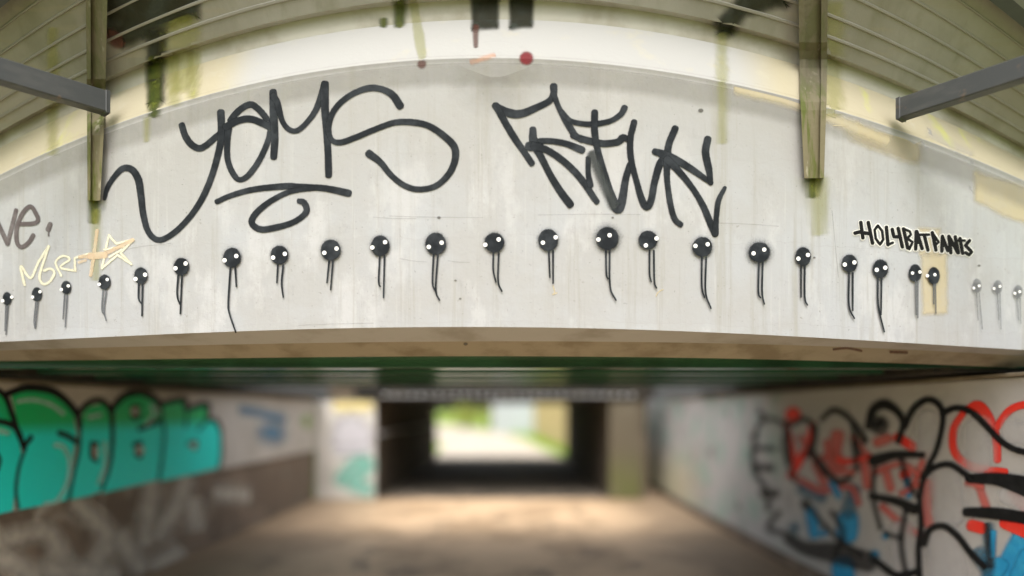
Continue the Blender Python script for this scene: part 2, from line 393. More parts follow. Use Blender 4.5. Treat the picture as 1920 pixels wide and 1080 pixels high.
# ---------------------------------------------------------------- paint strokes
def catmull(pts, step=4.0, closed=False):
    P = [np.array(p, float) for p in pts]; out = []
    n = len(P)
    if n == 2 and not closed:
        L = max(2, int(np.linalg.norm(P[1] - P[0]) / step) + 1)
        return [P[0] + (P[1] - P[0]) * t for t in np.linspace(0, 1, L)]
    rng = range(n if closed else n - 1)
    for i in rng:
        if closed: p0, p1, p2, p3 = P[(i - 1) % n], P[i], P[(i + 1) % n], P[(i + 2) % n]
        else:
            p1, p2 = P[i], P[i + 1]
            p0 = P[i - 1] if i > 0 else p1 * 2 - p2
            p3 = P[i + 2] if i + 2 < n else p2 * 2 - p1
        L = max(2, int(np.linalg.norm((p2 - p1)[:2]) / step) + 1)
        for k in range(L):
            t = k / L
            out.append(.5 * (2 * p1 + (p2 - p0) * t + (2 * p0 - 5 * p1 + 4 * p2 - p3) * t * t + (3 * p1 - p0 - 3 * p2 + p3) * t ** 3))
    if not closed: out.append(P[-1])
    return out

class Layer:
    """counts paint layers so that no two coats share a plane"""
    def __init__(s, base=.0012, step=.00004): s.o = base; s.s = step
    def next(s): s.o += s.s; return s.o
BEAM_LAY = Layer()

def stroke(mb, pts, w, mp, off, soft=1.6, smooth=True, step=4.0):
    """ribbon along pts; w = width or (start, .., end) widths"""
    n = len(pts); ws = list(w) if hasattr(w, '__len__') else [w] * n
    if len(ws) != n:
        ws = list(np.interp(np.linspace(0, 1, n), np.linspace(0, 1, len(ws)), ws))
    P3 = [(p[0], p[1], ww) for p, ww in zip(pts, ws)]
    if smooth: Q = catmull(P3, step)
    else:
        Q = []
        for i in range(n - 1):
            seg = catmull([P3[i], P3[i + 1]], step); Q += seg[:-1] if i < n - 2 else seg
    Q = [np.array(q) for q in Q]
    keep = [Q[0]]
    for q in Q[1:]:
        if np.linalg.norm(q[:2] - keep[-1][:2]) > .25: keep.append(q)
    Q = keep
    if len(Q) < 2: return
    T = []
    for i in range(len(Q)):
        t = Q[min(i + 1, len(Q) - 1)][:2] - Q[max(i - 1, 0)][:2]; T.append(t / (np.linalg.norm(t) + 1e-9))
    rows = []
    def capr(q, t, sgn, seq):
        r = max(q[2], .5) / 2
        for f in seq:
            c = math.sqrt(max(0, 1 - f * f))
            rows.append((q[:2] + t * sgn * f * (r + soft * .5), t, 2 * r * c, 1.0 if f < .75 else (.55 if f < .95 else 0)))
    capr(Q[0], T[0], -1, (1.0, .85, .5))
    for q, t in zip(Q, T): rows.append((q[:2], t, max(q[2], .4), 1.0))
    capr(Q[-1], T[-1], 1, (.5, .85, 1.0))
    vs = []; cov = []; fs = []
    for i, (p, t, ww, cv) in enumerate(rows):
        nn = np.array((-t[1], t[0])); h = ww / 2
        o2 = off + i * 6e-7
        for a, c in ((-(h + soft), 0), (-max(h - soft * .4, h * .35), 1), (0, 1), (max(h - soft * .4, h * .35), 1), (h + soft, 0)):
            q = p + nn * a; vs.append(mp(q[0], q[1], o2)); cov.append(c * cv)
    for i in range(len(rows) - 1):
        for k in range(4):
            a = i * 5 + k; b = a + 5; fs.append((a, b, b + 1, a + 1))
    mb.add(vs, fs, 0, cov)

def blob(mb, cx, cy, rx, ry, mp, off, soft=2.0, n=28, jit=0.0, core=1.0):
    vs = [mp(cx, cy, off)]; cov = [1]; fs = []
    rr = [1 + random.uniform(-jit, jit) for _ in range(n)]
    for j, (k, c) in enumerate(((.5, 1), (core, 1 if core < 1 else 1), (None, 0))):
        for i in range(n):
            a = 2 * math.pi * i / n
            if k is None: x, y = (rx * rr[i] + soft) * math.cos(a), (ry * rr[i] + soft) * math.sin(a)
            else:
                ex = max(rx * rr[i] - soft * .5, rx * .3) if k == core else rx * .3
                ey = max(ry * rr[i] - soft * .5, ry * .3) if k == core else ry * .3
                x, y = ex * math.cos(a), ey * math.sin(a)
            vs.append(mp(cx + x, cy + y, off)); cov.append(c)
    for i in range(n):
        j = (i + 1) % n; fs.append((0, 1 + i, 1 + j))
        for q in range(2):
            fs.append((1 + q * n + i, 1 + (q + 1) * n + i, 1 + (q + 1) * n + j, 1 + q * n + j))
    mb.add(vs, fs, 0, cov)

def poly(mb, pts, mp, off, soft=3, smooth=True):
    Q = catmull(pts, 6, True) if smooth else [q for i in range(len(pts)) for q in catmull([pts[i], pts[(i + 1) % len(pts)]], 6)[:-1]]
    Q = [np.array(q[:2]) for q in Q]; n = len(Q); c = sum(Q) / n
    area = sum(Q[i][0] * Q[(i + 1) % n][1] - Q[(i + 1) % n][0] * Q[i][1] for i in range(n))
    sg = 1 if area > 0 else -1
    vs = []; cov = []; fs = []
    nin = []
    for i in range(n):
        t = Q[(i + 1) % n] - Q[i - 1]; t = t / (np.linalg.norm(t) + 1e-9); nin.append(np.array((-t[1], t[0])) * sg)
    for i in range(n): vs.append(mp(*(Q[i] - nin[i] * soft * .5), off)); cov.append(0)
    for i in range(n): vs.append(mp(*(Q[i] + nin[i] * soft * .5), off)); cov.append(1)
    for i in range(n):
        j = (i + 1) % n; fs.append((i, j, n + j, n + i))
    mb.add(vs, fs, 0, cov)
    from mathutils.geometry import tessellate_polygon
    inner = [Q[i] + nin[i] * soft * .5 for i in range(n)]
    tri = tessellate_polygon([[Vector((p[0], p[1], 0)) for p in inner]])
    mb.add([mp(p[0], p[1], off) for p in inner], [tuple(t) for t in tri], 0, [1] * n)

def fin(mb, name, mat, parent=None, label=None):
    o = mb.build(name, mat, cov=True)
    o.parent = parent if parent is not None else bridge
    p = o.parent; q = p
    mw = p.matrix_basis.copy()
    while q.parent: q = q.parent; mw = q.matrix_basis @ mw
    if p.parent is None: o.matrix_parent_inverse = p.matrix_basis.inverted()
    if label: o['label'] = label
    return o

# soft stains on ledge and parapet, patches on the face (under the tags)
def stain(name, mat, pts, soft, smooth=True, label=None, parent=None, mp=beam, lay=BEAM_LAY):
    mb = MB(); poly(mb, pts, mp, lay.next(), soft, smooth); return fin(mb, name, mat, parent, label)
def dense(pts, k=12):
    out = []
    for i in range(len(pts)):
        a, b = np.array(pts[i], float), np.array(pts[(i + 1) % len(pts)], float)
        L = max(1, int(np.linalg.norm(b - a) / k))
        for j in range(L): out.append(tuple(a + (b - a) * j / L))
    return out
def streak(name, mat, x, w, y0, y1, soft=6, label=None, taper=.7):
    mb = MB(); off = BEAM_LAY.next()
    n = max(3, int((y1 - y0) / 12)); pts = [(x + random.uniform(-1, 1) * w * .05, y0 + (y1 - y0) * i / n) for i in range(n + 1)]
    # follow the ledge profile: sample finely with straight pieces
    stroke(mb, pts, [w, w, w * taper], beam, off, soft, step=6); return fin(mb, name, mat, None, label)

stain('paint_patch', PATCHC, [(1728, 478), (1775, 474), (1776, 588), (1730, 590)], 14, False, 'cream repaint patch behind two figures')
stain('paint_patch', PATCHC, [(1722, 428), (1762, 430), (1762, 478), (1724, 478)], 14, False, 'cream patch behind the black signature')
stain('paint_patch', PATCHC, [(1826, 322), (1925, 352), (1960, 430), (1880, 405), (1828, 375)], 16, False, 'cream patch high on the right end')
stain('paint_patch', PATCHC, [(1590, 232), (1665, 240), (1720, 262), (1718, 304), (1650, 282), (1600, 262)], 24, True, 'peach patch under the ledge')
stain('paint_patch', PATCHW, [(1725, 262), (1822, 300), (1825, 360), (1726, 320)], 16, False, 'bluish grey repaint patch under the ledge')
stain('paint_patch', PATCHW, [(1738, 240), (1826, 285), (1828, 313), (1740, 264)], 16, False, 'grey patch on the cream ledge')
def soft(pts, w, sf, label=None, mat=None):
    mb = MB(); stroke(mb, pts, w, beam, BEAM_LAY.next(), sf, step=8); return fin(mb, 'damp_stain', mat or GREYST, None, label)
band = [(x, c_ftop(x) + 27) for x in range(-20, 1960, 40)]
mb = MB(); stroke(mb, band, 34, beam, BEAM_LAY.next(), 12, step=20); fin(mb, 'damp_stain', GREYST, None, 'long grey weathered band along the top of the face')
band = [(x, c_ftop(x) + 3) for x in range(-20, 1960, 40)]
mb = MB(); stroke(mb, band, 6, beam, BEAM_LAY.next(), 6, step=20); fin(mb, 'damp_stain', GREYST, None, 'thin dirt line under the ledge')
mb = MB(); blob(mb, 930, 150, 34, 14, beam, BEAM_LAY.next(), 60); fin(mb, 'damp_stain', GREYST, None, 'grey damp stain under the ledge middle')
soft([(1385, 166), (1480, 190), (1560, 222), (1660, 262)], 8, 14, 'beige weathering under the ledge', PATCHC)
# parapet stains
stain('damp_stain', DARKST, dense([(192, -90), (376, -90), (372, 32), (300, 60), (232, 88), (196, 60)]), 24, True, 'large dark damp patch at the top left')
stain('damp_stain', DARKST, dense([(276, 60), (312, 55), (306, 190), (280, 198)]), 20, True, 'narrow dark run below the large patch')
streak('algae_stain', ALGAEY, 342, 46, 58, 150, 24, 'olive green run right of the dark patch')
streak('algae_stain', ALGAEY, 326, 12, 112, 190, 14)
streak('algae_stain', ALGAEY, 362, 12, 108, 176, 14)
streak('algae_stain', ALGAE, 289, 16, 118, 212, 13, 'dark green slime run over the cream ledge', .5)
streak('algae_stain', ALGAEY, 275, 5, 225, 262, 8)
streak('algae_stain', ALGAEY, 98, 8, 60, 284, 13, 'thin yellow green run left of the drain channel')
stain('rust_stain', RUST, [(203, 55), (222, 62), (232, 88), (215, 90), (200, 74)], 10)
stain('damp_stain', DARKST, dense([(1340, 42), (1376, 10), (1420, -60), (1480, -90), (1478, 10), (1400, 28), (1372, 66), (1350, 66)]), 22, True, 'dark ragged damp patch at the top right')
streak('algae_stain', ALGAEY, 1354, 6, 70, 262, 16, 'faint green run right of the middle')
streak('algae_stain', ALGAEY, 1562, 18, 20, 205, 24, 'bright yellow green run beside the right drain channel')
stain('damp_stain', DARKST, dense([(878, -90), (938, -90), (934, 52), (886, 56)]), 12, True, 'left one of two dark upright stains at the top')
stain('damp_stain', DARKST, dense([(952, -90), (1004, -90), (998, 50), (956, 54)]), 12, True, 'right one of two dark upright stains at the top')
streak('rust_stain', RUST, 892, 7, 50, 86, 5)
streak('algae_stain', ALGAE, 750, 18, -60, 42, 11, 'dark green weed stain above the first tag')
streak('algae_stain', ALGAE, 720, 9, 40, 46, 8)
mb = MB(); stroke(mb, [(768, -40), (778, 20), (786, 70), (791, 104)], [12, 14, 16, 13], beam, BEAM_LAY.next(), 5); fin(mb, 'algae_stain', ALGAEY)
mb = MB(); blob(mb, 791, 120, 7, 7, beam, BEAM_LAY.next(), 4); fin(mb, 'rust_stain', RUST)
mb = MB(); blob(mb, 987, 109, 11, 11, beam, BEAM_LAY.next(), 5); fin(mb, 'red_spot', REDSP, label='dark red paint spot on the ledge edge')
mb = MB(); stroke(mb, [(885, 116), (905, 110), (925, 104)], 6, beam, BEAM_LAY.next(), 5); fin(mb, 'orange_smudge', ORSP)
# runs below the drain channels
streak('algae_stain', ALGAE, 176, 12, 374, 412, 12, 'green run under the left drain channel', .5)
streak('algae_stain', ALGAEY, 180, 6, 400, 520, 14, None, .3)
streak('algae_stain', ALGAE, 1524, 14, 332, 362, 14, 'green run under the right drain channel', .6)
streak('algae_stain', ALGAEY, 1536, 14, 345, 430, 26, None, .2)
mb = MB(); stroke(mb, [(1563, 655), (1590, 653), (1615, 658)], 3, beam, BEAM_LAY.next(), 2); fin(mb, 'red_mark', RUST); mb = MB(); stroke(mb, [(1670, 660), (1700, 661)], 4, beam, BEAM_LAY.next(), 2); fin(mb, 'red_mark', RUST)
# small hairline scratches and pocks
CR = []
mb = MB(); o = BEAM_LAY.next()
for x0, y0, x1, y1 in ((700, 407, 780, 410), (730, 405, 905, 408), (1010, 403, 1200, 402), (1340, 418, 1460, 424), (230, 468, 320, 456), (750, 485, 800, 491), (840, 489, 880, 492), (560, 610, 700, 606), (1560, 395, 1572, 520)):
    mb = MB(); stroke(mb, [(x0, y0), ((x0 + x1) / 2, (y0 + y1) / 2 + random.uniform(-1.5, 1.5)), (x1, y1)], .8, beam, o, .7); CR.append(mb)
SCR = paint('hairline_crack', (.25, .245, .23, 1), edge=.6, op=.28, grain=1.4, gscale=12)
for mb in CR: fin(mb, 'crack', SCR)
mb = MB(); o = BEAM_LAY.next()
PK = paint('pock_marks', (.10, .095, .085, 1), edge=.6, op=.8)
for x, y, r in ((823, 408, 3), (1314, 207, 5), (1836, 498, 2.4), (873, 645, 4), (1149, 408, 2), (1527, 483, 2), (854, 526, 2), (863, 560, 2)):
    mb = MB(); blob(mb, x, y, r * .9, r * .6, beam, o, 1.6, 10); fin(mb, 'pock_mark', PK)
mb = MB(); o = BEAM_LAY.next()
for pts in ([(1037, 536), (1040, 548), (1036, 552)], [(1044, 549), (1038, 552)], [(1243, 543), (1235, 547), (1230, 555)], [(1563, 235), (1590, 236)], [(505, 380), (520, 372)]):
    mb = MB(); stroke(mb, pts, 1.3, beam, o, 1.4); fin(mb, 'white_scuff', PATCHC)

# ---- the two big tags
TAG1 = [([(341, 235), (347, 254), (358, 270), (373, 278), (387, 272), (401, 260), (414, 250)], [11, 12, 11, 11]),
 ([(414, 211), (415, 241), (413, 270), (399, 324), (381, 368), (358, 404), (328, 435), (299, 450), (279, 436), (269, 404), (264, 365), (259, 336), (247, 318), (230, 316), (213, 333), (201, 353), (196, 373)], [13, 13, 12, 11, 11, 10, 10, 10, 10, 11, 12, 13, 12, 11, 9, 8, 5]),
 ([(429, 235), (426, 264), (427, 300), (438, 327), (450, 337), (467, 327), (488, 297), (504, 259), (509, 229)], [13, 11, 10, 10, 9, 10, 10, 10, 11]),
 ([(432, 226), (441, 214), (456, 201), (472, 196), (488, 208), (500, 223)], 11),
 ([(423, 238), (447, 226), (470, 223), (494, 232), (506, 238)], 12),
 ([(512, 173), (513, 214), (515, 259), (513, 294)], [13, 14, 13, 12]),
 ([(512, 180), (520, 193), (529, 226), (541, 242), (556, 245), (573, 232), (591, 208), (603, 178), (609, 158)], [12, 11, 9, 9, 9, 9, 10, 12, 13]),
 ([(609, 158), (609, 199), (612, 244), (615, 288), (616, 328)], [14, 14, 12, 12, 12]),
 ([(750, 198), (736, 178), (715, 167), (692, 165), (665, 174), (641, 190), (624, 211), (616, 238), (621, 261), (638, 267), (668, 257), (704, 242), (739, 230), (772, 229), (804, 236), (834, 256), (852, 276), (853, 300), (841, 327), (816, 349), (784, 355), (757, 347), (733, 328), (713, 304), (692, 288)], [14, 13, 11, 11, 10, 10, 10, 10, 9, 10, 10, 10, 10, 11, 11, 12, 13, 12, 11, 10, 10, 10, 10, 11, 14]),
 ([(407, 378), (432, 367), (476, 355), (536, 349), (558, 350), (609, 353), (653, 362)], [9, 9, 10, 11, 11, 11, 13]),
 ([(585, 353), (564, 355), (536, 362), (503, 380), (479, 401), (472, 418), (488, 430), (515, 427), (544, 419), (564, 408), (575, 395), (570, 380), (561, 377)], [9, 9, 9, 10, 11, 11, 11, 11, 10, 10, 11, 11, 9])]
TAG2 = [([(928, 198), (953, 211), (977, 213), (1007, 201), (1030, 189), (1038, 176), (1038, 162)], [11, 15, 14, 12, 11, 12, 13]),
 ([(930, 198), (947, 229), (965, 259), (983, 285), (997, 306)], [12, 12, 12, 11, 11]),
 ([(1038, 176), (1048, 202), (1063, 229), (1078, 253), (1090, 262)], [10, 9, 12, 11, 10]),
 ([(998, 267), (1027, 264), (1060, 269), (1091, 281)], [12, 10, 11, 13]),
 ([(999, 243), (1001, 267), (1016, 297), (1033, 330), (1051, 359), (1069, 383)], [12, 15, 12, 12, 13, 14]),
 ([(992, 274), (1012, 276)], 16),
 ([(1001, 273), (1027, 282), (1054, 300), (1078, 322), (1096, 344), (1110, 365), (1119, 378)], [13, 12, 12, 12, 12, 11, 10]),
 ([(1103, 297), (1103, 324), (1107, 347)], [9, 9, 11]),
 ([(1054, 211), (1069, 226), (1093, 232), (1119, 232), (1146, 226), (1164, 214), (1171, 202)], [9, 9, 9, 10, 9, 10, 11]),
 ([(1074, 254), (1101, 263), (1131, 269), (1158, 266), (1168, 258), (1178, 262)], [10, 12, 12, 12, 13, 9]),
 ([(1115, 211), (1115, 247), (1121, 282), (1134, 330), (1146, 368), (1158, 392), (1166, 377), (1173, 336), (1181, 309)], [12, 12, 11, 13, 15, 17, 15, 12, 11]),
 ([(1189, 229), (1182, 260), (1183, 296), (1193, 338), (1204, 375), (1213, 388), (1221, 375), (1227, 343), (1237, 308), (1247, 295)], [11, 11, 11, 10, 12, 13, 12, 12, 13, 12]),
 ([(1266, 241), (1254, 271), (1251, 299), (1251, 338), (1257, 382), (1265, 410), (1276, 421)], [12, 12, 13, 10, 10, 10, 10]),
 ([(1228, 284), (1251, 292), (1279, 306), (1307, 324), (1333, 343)], [11, 15, 13, 11, 8]),
 ([(1333, 343), (1329, 316), (1323, 285), (1327, 261)], [8, 12, 13, 13]),
 ([(1251, 299), (1273, 321), (1298, 352), (1318, 385), (1332, 418), (1341, 438)], [14, 12, 10, 11, 12, 12]),
 ([(1341, 438), (1343, 410), (1347, 377), (1359, 352)], [12, 9, 9, 6])]
for strokes, lab in ((TAG1, 'large looping black tag with a curled underline'), (TAG2, 'large jagged black tag right of the middle')):
    mb = MB()
    for p, wd in strokes: stroke(mb, p, wd, beam, BEAM_LAY.next(), 1.9)
    fin(mb, 'spray_tag', SLATE, label=lab)
# mist under parts of the second tag
mb = MB(); stroke(mb, [(1110, 290), (1130, 340), (1150, 385)], 10, beam, BEAM_LAY.next(), 9); fin(mb, 'overspray', HALO)
# brown "ve."
mb = MB()
for p, wd in (([(-26, 372), (-6, 414), (14, 457)], 8), ([(14, 457), (22, 425), (30, 394)], 7), ([(35, 420), (62, 419), (71, 413), (68, 402), (57, 387), (42, 400), (31, 428), (32, 455), (41, 463), (54, 454), (62, 441)], 7.5), ([(94, 420), (90, 430)], [8, 9]), ([(91, 434), (91, 442)], 2)):
    stroke(mb, p, wd, beam, BEAM_LAY.next(), .9)
fin(mb, 'spray_tag', OLDBR, label='brown lettering ending in a full stop at the left end')
# cream chalky tag with a star
mb = MB()
for p, wd in (([(46, 534), (39, 499), (57, 521), (72, 492), (91, 462)], 4), ([(91, 462), (82, 490), (74, 518), (80, 532), (92, 529), (102, 512), (95, 504), (83, 507)], 4), ([(115, 517), (104, 492), (118, 480), (131, 486), (113, 501), (142, 508)], 3.2), ([(141, 506), (140, 484), (165, 476)], 3.5),
              ([(191, 503), (204, 441)], 3.4), ([(204, 441), (218, 457), (250, 449)], 3.4), ([(250, 449), (226, 474), (246, 495)], 3.4), ([(246, 495), (220, 478), (191, 503)], 3.4), ([(195, 468), (232, 462)], 3), ([(228, 468), (205, 482)], 3)):
    stroke(mb, p, wd, beam, BEAM_LAY.next(), 1.6, smooth=len(p) > 4)
fin(mb, 'spray_tag', CREAMP, label='cream chalky tag with a star')
mb = MB()
for p, wd in (([(182, 432), (176, 478), (170, 516)], 5), ([(148, 492), (160, 488)], 4), ([(150, 482), (194, 476), (248, 450)], 6), ([(170, 480), (196, 478)], 12)): stroke(mb, p, wd, beam, BEAM_LAY.next(), 2)
fin(mb, 'spray_tag', PEACH, label='peach strokes over the cream tag')
# signature
SIG = [[(1603, 437), (1612, 435), (1628, 438)], [(1614, 417), (1618, 446)], [(1628, 417), (1636, 456)], [(1646, 423), (1640, 431), (1642, 447), (1650, 459), (1656, 449), (1654, 433), (1646, 423)], [(1662, 426), (1665, 459)], [(1665, 459), (1674, 455)],
 [(1673, 430), (1676, 444), (1686, 444)], [(1684, 428), (1692, 463)], [(1694, 429), (1702, 465)], [(1694, 429), (1706, 434), (1708, 440), (1701, 447)], [(1701, 447), (1711, 454), (1705, 467)],
 [(1718, 434), (1717, 467)], [(1719, 434), (1729, 466)], [(1717, 455), (1725, 455)], [(1725, 440), (1742, 440)], [(1733, 441), (1740, 469)], [(1748, 436), (1755, 469)], [(1748, 436), (1760, 454), (1754, 459)],
 [(1767, 443), (1766, 471)], [(1767, 443), (1777, 470)], [(1767, 461), (1774, 461)], [(1779, 443), (1783, 474)], [(1779, 443), (1796, 474)], [(1791, 444), (1797, 474)], [(1797, 451), (1809, 451)], [(1800, 447), (1805, 475)], [(1818, 451), (1810, 460), (1822, 472), (1817, 478), (1811, 474)]]
mb = MB(); o = BEAM_LAY.next()
for p in SIG: stroke(mb, p, 9.5, beam, BEAM_LAY.next(), 2.2, smooth=False, step=3)
fin(mb, 'signature', EDGEW, label='pale outline around the black signature')
mb = MB()
for i, p in enumerate(SIG): stroke(mb, p, 5.0 if i in (5, 9, 10, 13, 14, 17, 20, 24, 3) else 6.8, beam, BEAM_LAY.next(), .6, smooth=False, step=3)
fin(mb, 'signature', INK, label='narrow black hand lettering right of the drain channel')

# ---- the row of figures: (cx, cy, rx, ry, eyes, legs, strength)
FIG = [
 (13, 560, 9, 13, [(22, 557), (5, 564)], [[(11, 574), (9, 620)], [(15, 574), (11, 627)]], 1),
 (69, 552, 10, 14, [(75, 547), (61, 557)], [[(67, 567), (64, 600), (65, 614)], [(71, 567), (66, 616)]], 1),
 (124, 539, 10, 13, [(128, 536), (115, 543)], [[(121, 553), (118, 598)], [(126, 553), (122, 613)]], 1),
 (196, 529, 12, 15, [(201, 524), (186, 533)], [[(193, 545), (191, 580), (195, 590)], [(199, 545), (195, 582), (199, 601)]], 1),
 (264, 517, 13, 16, [(272, 515), (254, 523)], [[(260, 533), (260, 560), (266, 570)], [(267, 533), (266, 592)]], 2),
 (340, 500, 14.5, 17, [(348, 494), (329, 503)], [[(334, 517), (332, 552), (337, 570)], [(341, 517), (338, 588)]], 2),
 (435, 483, 17, 19, [(443, 480), (421, 488)], [[(432, 502), (428, 567), (430, 587), (442, 623)], [(441, 502), (443, 537)]], 2),
 (524, 478, 17, 18, [(534, 476), (512, 483)], [[(521, 497), (519, 530)], [(531, 497), (528, 530), (531, 557)]], 2),
 (620, 469, 19, 20, [(631, 466), (608, 474)], [[(617, 490), (613, 530)], [(624, 490), (620, 543)]], 2),
 (713, 461, 18, 20, [(722, 454), (698, 464)], [[(712, 480), (710, 528), (713, 537)], [(721, 480), (719, 558)]], 2),
 (817, 457, 20, 21, [(828, 455), (804, 463)], [[(813, 478), (811, 530), (816, 545)], [(821, 478), (817, 542), (824, 563)]], 2),
 (927, 455, 19, 19, [(935, 449), (910, 459)], [[(925, 475), (925, 507), (930, 529)], [(935, 475), (934, 527), (941, 546)]], 2),
 (1028, 450, 19, 21, [(1042, 445), (1018, 455)], [[(1029, 470), (1031, 520)], [(1037, 470), (1037, 531)]], 2),
 (1139, 447, 21, 22, [(1143, 441), (1122, 449)], [[(1136, 468), (1137, 513), (1140, 523)], [(1143, 468), (1144, 537), (1155, 563)]], 3),
 (1215, 450, 18, 18, [(1231, 447), (1211, 460)], [[(1218, 470), (1218, 513), (1221, 528)], [(1226, 470), (1227, 527), (1231, 540)]], 2),
 (1317, 463, 19, 19, [(1327, 458), (1304, 461)], [[(1316, 483), (1316, 537), (1321, 558)], [(1324, 483), (1323, 547), (1333, 578)]], 2),
 (1424, 473, 20, 19, [(1433, 468), (1413, 475)], [[(1423, 493), (1422, 547), (1426, 558)], [(1430, 493), (1429, 547), (1433, 570)]], 3),
 (1506, 481, 15, 18, [(1515, 478), (1497, 485)], [[(1502, 498), (1502, 557)], [(1509, 498), (1509, 557), (1514, 572)]], 2),
 (1593, 494, 15, 17, [(1602, 492), (1584, 496)], [[(1592, 512), (1592, 573), (1602, 597)], [(1599, 512), (1599, 582)]], 2),
 (1651, 504, 15, 18, [(1660, 502), (1644, 506)], [[(1646, 522), (1647, 573), (1658, 622)], [(1653, 522), (1652, 590)]], 2),
 (1716, 512, 12.5, 17, [(1725, 510), (1711, 512)], [[(1717, 527), (1718, 590)], [(1721, 527), (1721, 596)]], 1),
 (1751, 517, 12, 17, [(1753, 515), (1739, 517)], [[(1751, 533), (1751, 570)], [(1754, 533), (1755, 587)]], 1),
 (1832, 536, 9, 14, [(1836, 536), (1826, 540)], [[(1831, 550), (1834, 600)], [(1836, 550), (1842, 617)]], 0),
 (1871, 538, 9, 13, [(1875, 537), (1864, 541)], [[(1870, 551), (1873, 600)], [(1875, 551), (1877, 617)]], 0),
 (1909, 547, 9, 13, [(1912, 547), (1903, 550)], [[(1907, 560), (1910, 600)], [(1913, 560), (1914, 607)]], 0)]
for cx, cy, rx, ry, eyes, legs, st in FIG:
    mh = MB()
    if st >= 2:
        blob(mh, cx, cy, rx * .8, ry * .8, beam, BEAM_LAY.next(), rx * (.75 if st == 3 else .5) + 1, 30)
        halo = fin(mh, 'overspray', HALO)
    mb = MB(); blob(mb, cx, cy, rx - 1, ry - 1, beam, BEAM_LAY.next(), 1.9 if st < 3 else 3, 34, .02)
    head = fin(mb, 'painted_figure', FADED if st == 0 else SLATE)
    head['group'] = 'painted round-headed figures'
    o1 = BEAM_LAY.next()
    for lg in legs:
        mb = MB()
        lw = {0: [1.6, 1.4, 1], 1: [2.4, 2.3, 1.6], 2: [3.3, 3.0, 2.4], 3: [3.3, 3.0, 2.4]}[st]
        stroke(mb, lg, lw, beam, BEAM_LAY.next(), .8)
        l = fin(mb, 'leg', {0: FADED, 1: SLATE2}.get(st, SLATE)); l.parent = head; l.matrix_parent_inverse = head.matrix_parent_inverse.copy() @ bridge.matrix_basis @ head.matrix_parent_inverse @ bridge.matrix_basis if False else l.matrix_parent_inverse
        l.matrix_parent_inverse = __import__('mathutils').Matrix.Identity(4)
    for ex, ey in eyes:
        mb = MB(); r = {0: 2.4, 1: 2.8}.get(st, 3.7)
        blob(mb, ex, ey, r, r, beam, BEAM_LAY.next(), .9, 16)
        e = fin(mb, 'eye', WHITE); e.parent = head; e.matrix_parent_inverse = __import__('mathutils').Matrix.Identity(4)

# ---------------------------------------------------------------- drain channels and steel beams
def channel(name, xs, y0, y1, label, dep=.055, n=26):
    o = MB(); rows = []
    for i in range(n + 1):
        t = i / n; py = y0 + (y1 - y0) * t
        xl = np.interp(t, [0, .62, 1], xs[0]); xr = np.interp(t, [0, .62, 1], xs[1])
        m0 = surf_mult((xl + xr) / 2, py)
        xm = (xr - xl) * .22
        row = []
        for px, of in ((xl, -.004), (xl, dep), (xl + xm, dep), (xl + xm, dep * .55), (xr - xm, dep * .55), (xr - xm, dep), (xr, dep), (xr, -.004)):
            row.append(beam_at(px, py, m0, of))
        rows.append(row)
    vs = [p for r in rows for p in r]; k = 8
    fs = [(i * k + j, i * k + (j + 1) % k, (i + 1) * k + (j + 1) % k, (i + 1) * k + j) for i in range(n) for j in range(k)]
    fs += [tuple(range(k)), tuple(n * k + j for j in range(k - 1, -1, -1))]
    o.add(vs, fs); ob = o.build(name, DRAIN)
    tag(ob, label, 'drain channel', 'drain channels on the bridge face'); return ob
channel('drain_channel', ((160, 163, 164), (203, 197, 188)), -80, 376, 'mossy drain channel on the left of the bridge, above the cream tag', .05)
channel('drain_channel', ((1496, 1500, 1508), (1553, 1550, 1545)), -80, 334, 'wider mossy drain channel on the right, near the black signature', .06)

def steel(name, p0, p1, th, label):
    """level rectangular steel beam bolted to the ledge, running outward and forward"""
    a, b = Vector(p0), Vector(p1); dr = (b - a).normalized(); nrm = Vector((-dr.y, dr.x, 0))
    root = empty(name, a)
    tag(root, label, 'steel beam', 'grey steel beams fixed to the ledge')
    mb = MB(); h, t = th
    L = (b - a).length
    prof_ = [(-t, -h), (t, -h), (t, h), (-t, h)]
    vs = []
    for s in (0, L):
        for q, z in prof_: v = dr * s + nrm * q + Vector((0, 0, z)); vs.append(v)
    k = len(prof_); fs = [(j, (j + 1) % k, k + (j + 1) % k, k + j) for j in range(k)] + [tuple(range(k)), tuple(k + j for j in range(k - 1, -1, -1))]
    mb.add(vs, fs); mb.build('beam_body', STEEL, root, bevel=.006)
    mb = MB(); pl = [dr * s + nrm * q + Vector((0, 0, z)) for s in (-.02, 0) for q in (-t * 1.04, t * 1.04) for z in (-h * 1.04, h * 1.04)]
    mb.add(pl, [(0, 1, 3, 2), (4, 6, 7, 5), (0, 4, 5, 1), (2, 3, 7, 6), (0, 2, 6, 4), (1, 5, 7, 3)]); mb.build('end_plate', STEEL, root)
    return root
def at(px, py, y): return ((px - 960) / F * y, y, E + (HY - py) / F * y)
yL = depth(195) * .985; A = Vector(at(195, 193, yL)); z = A.z
yB = (z - E) * F / (HY - 134); B = Vector(at(0, 134, yB)); B2 = A + (B - A) * 2.6
steel('steel_beam', A, B2, (.062, .04), 'grey steel beam fixed to the left end of the ledge, above the brown lettering')
yR = depth(1690) * .985; A = Vector(at(1692, 205, yR))
yB = (A.z - E) * F / (HY - 130); B = Vector(at(1920, 130, yB)); B2 = A + (B - A) * 2.6
steel('steel_beam', A, B2, (.060, .04), 'grey steel beam fixed to the right end of the ledge, above the black signature')

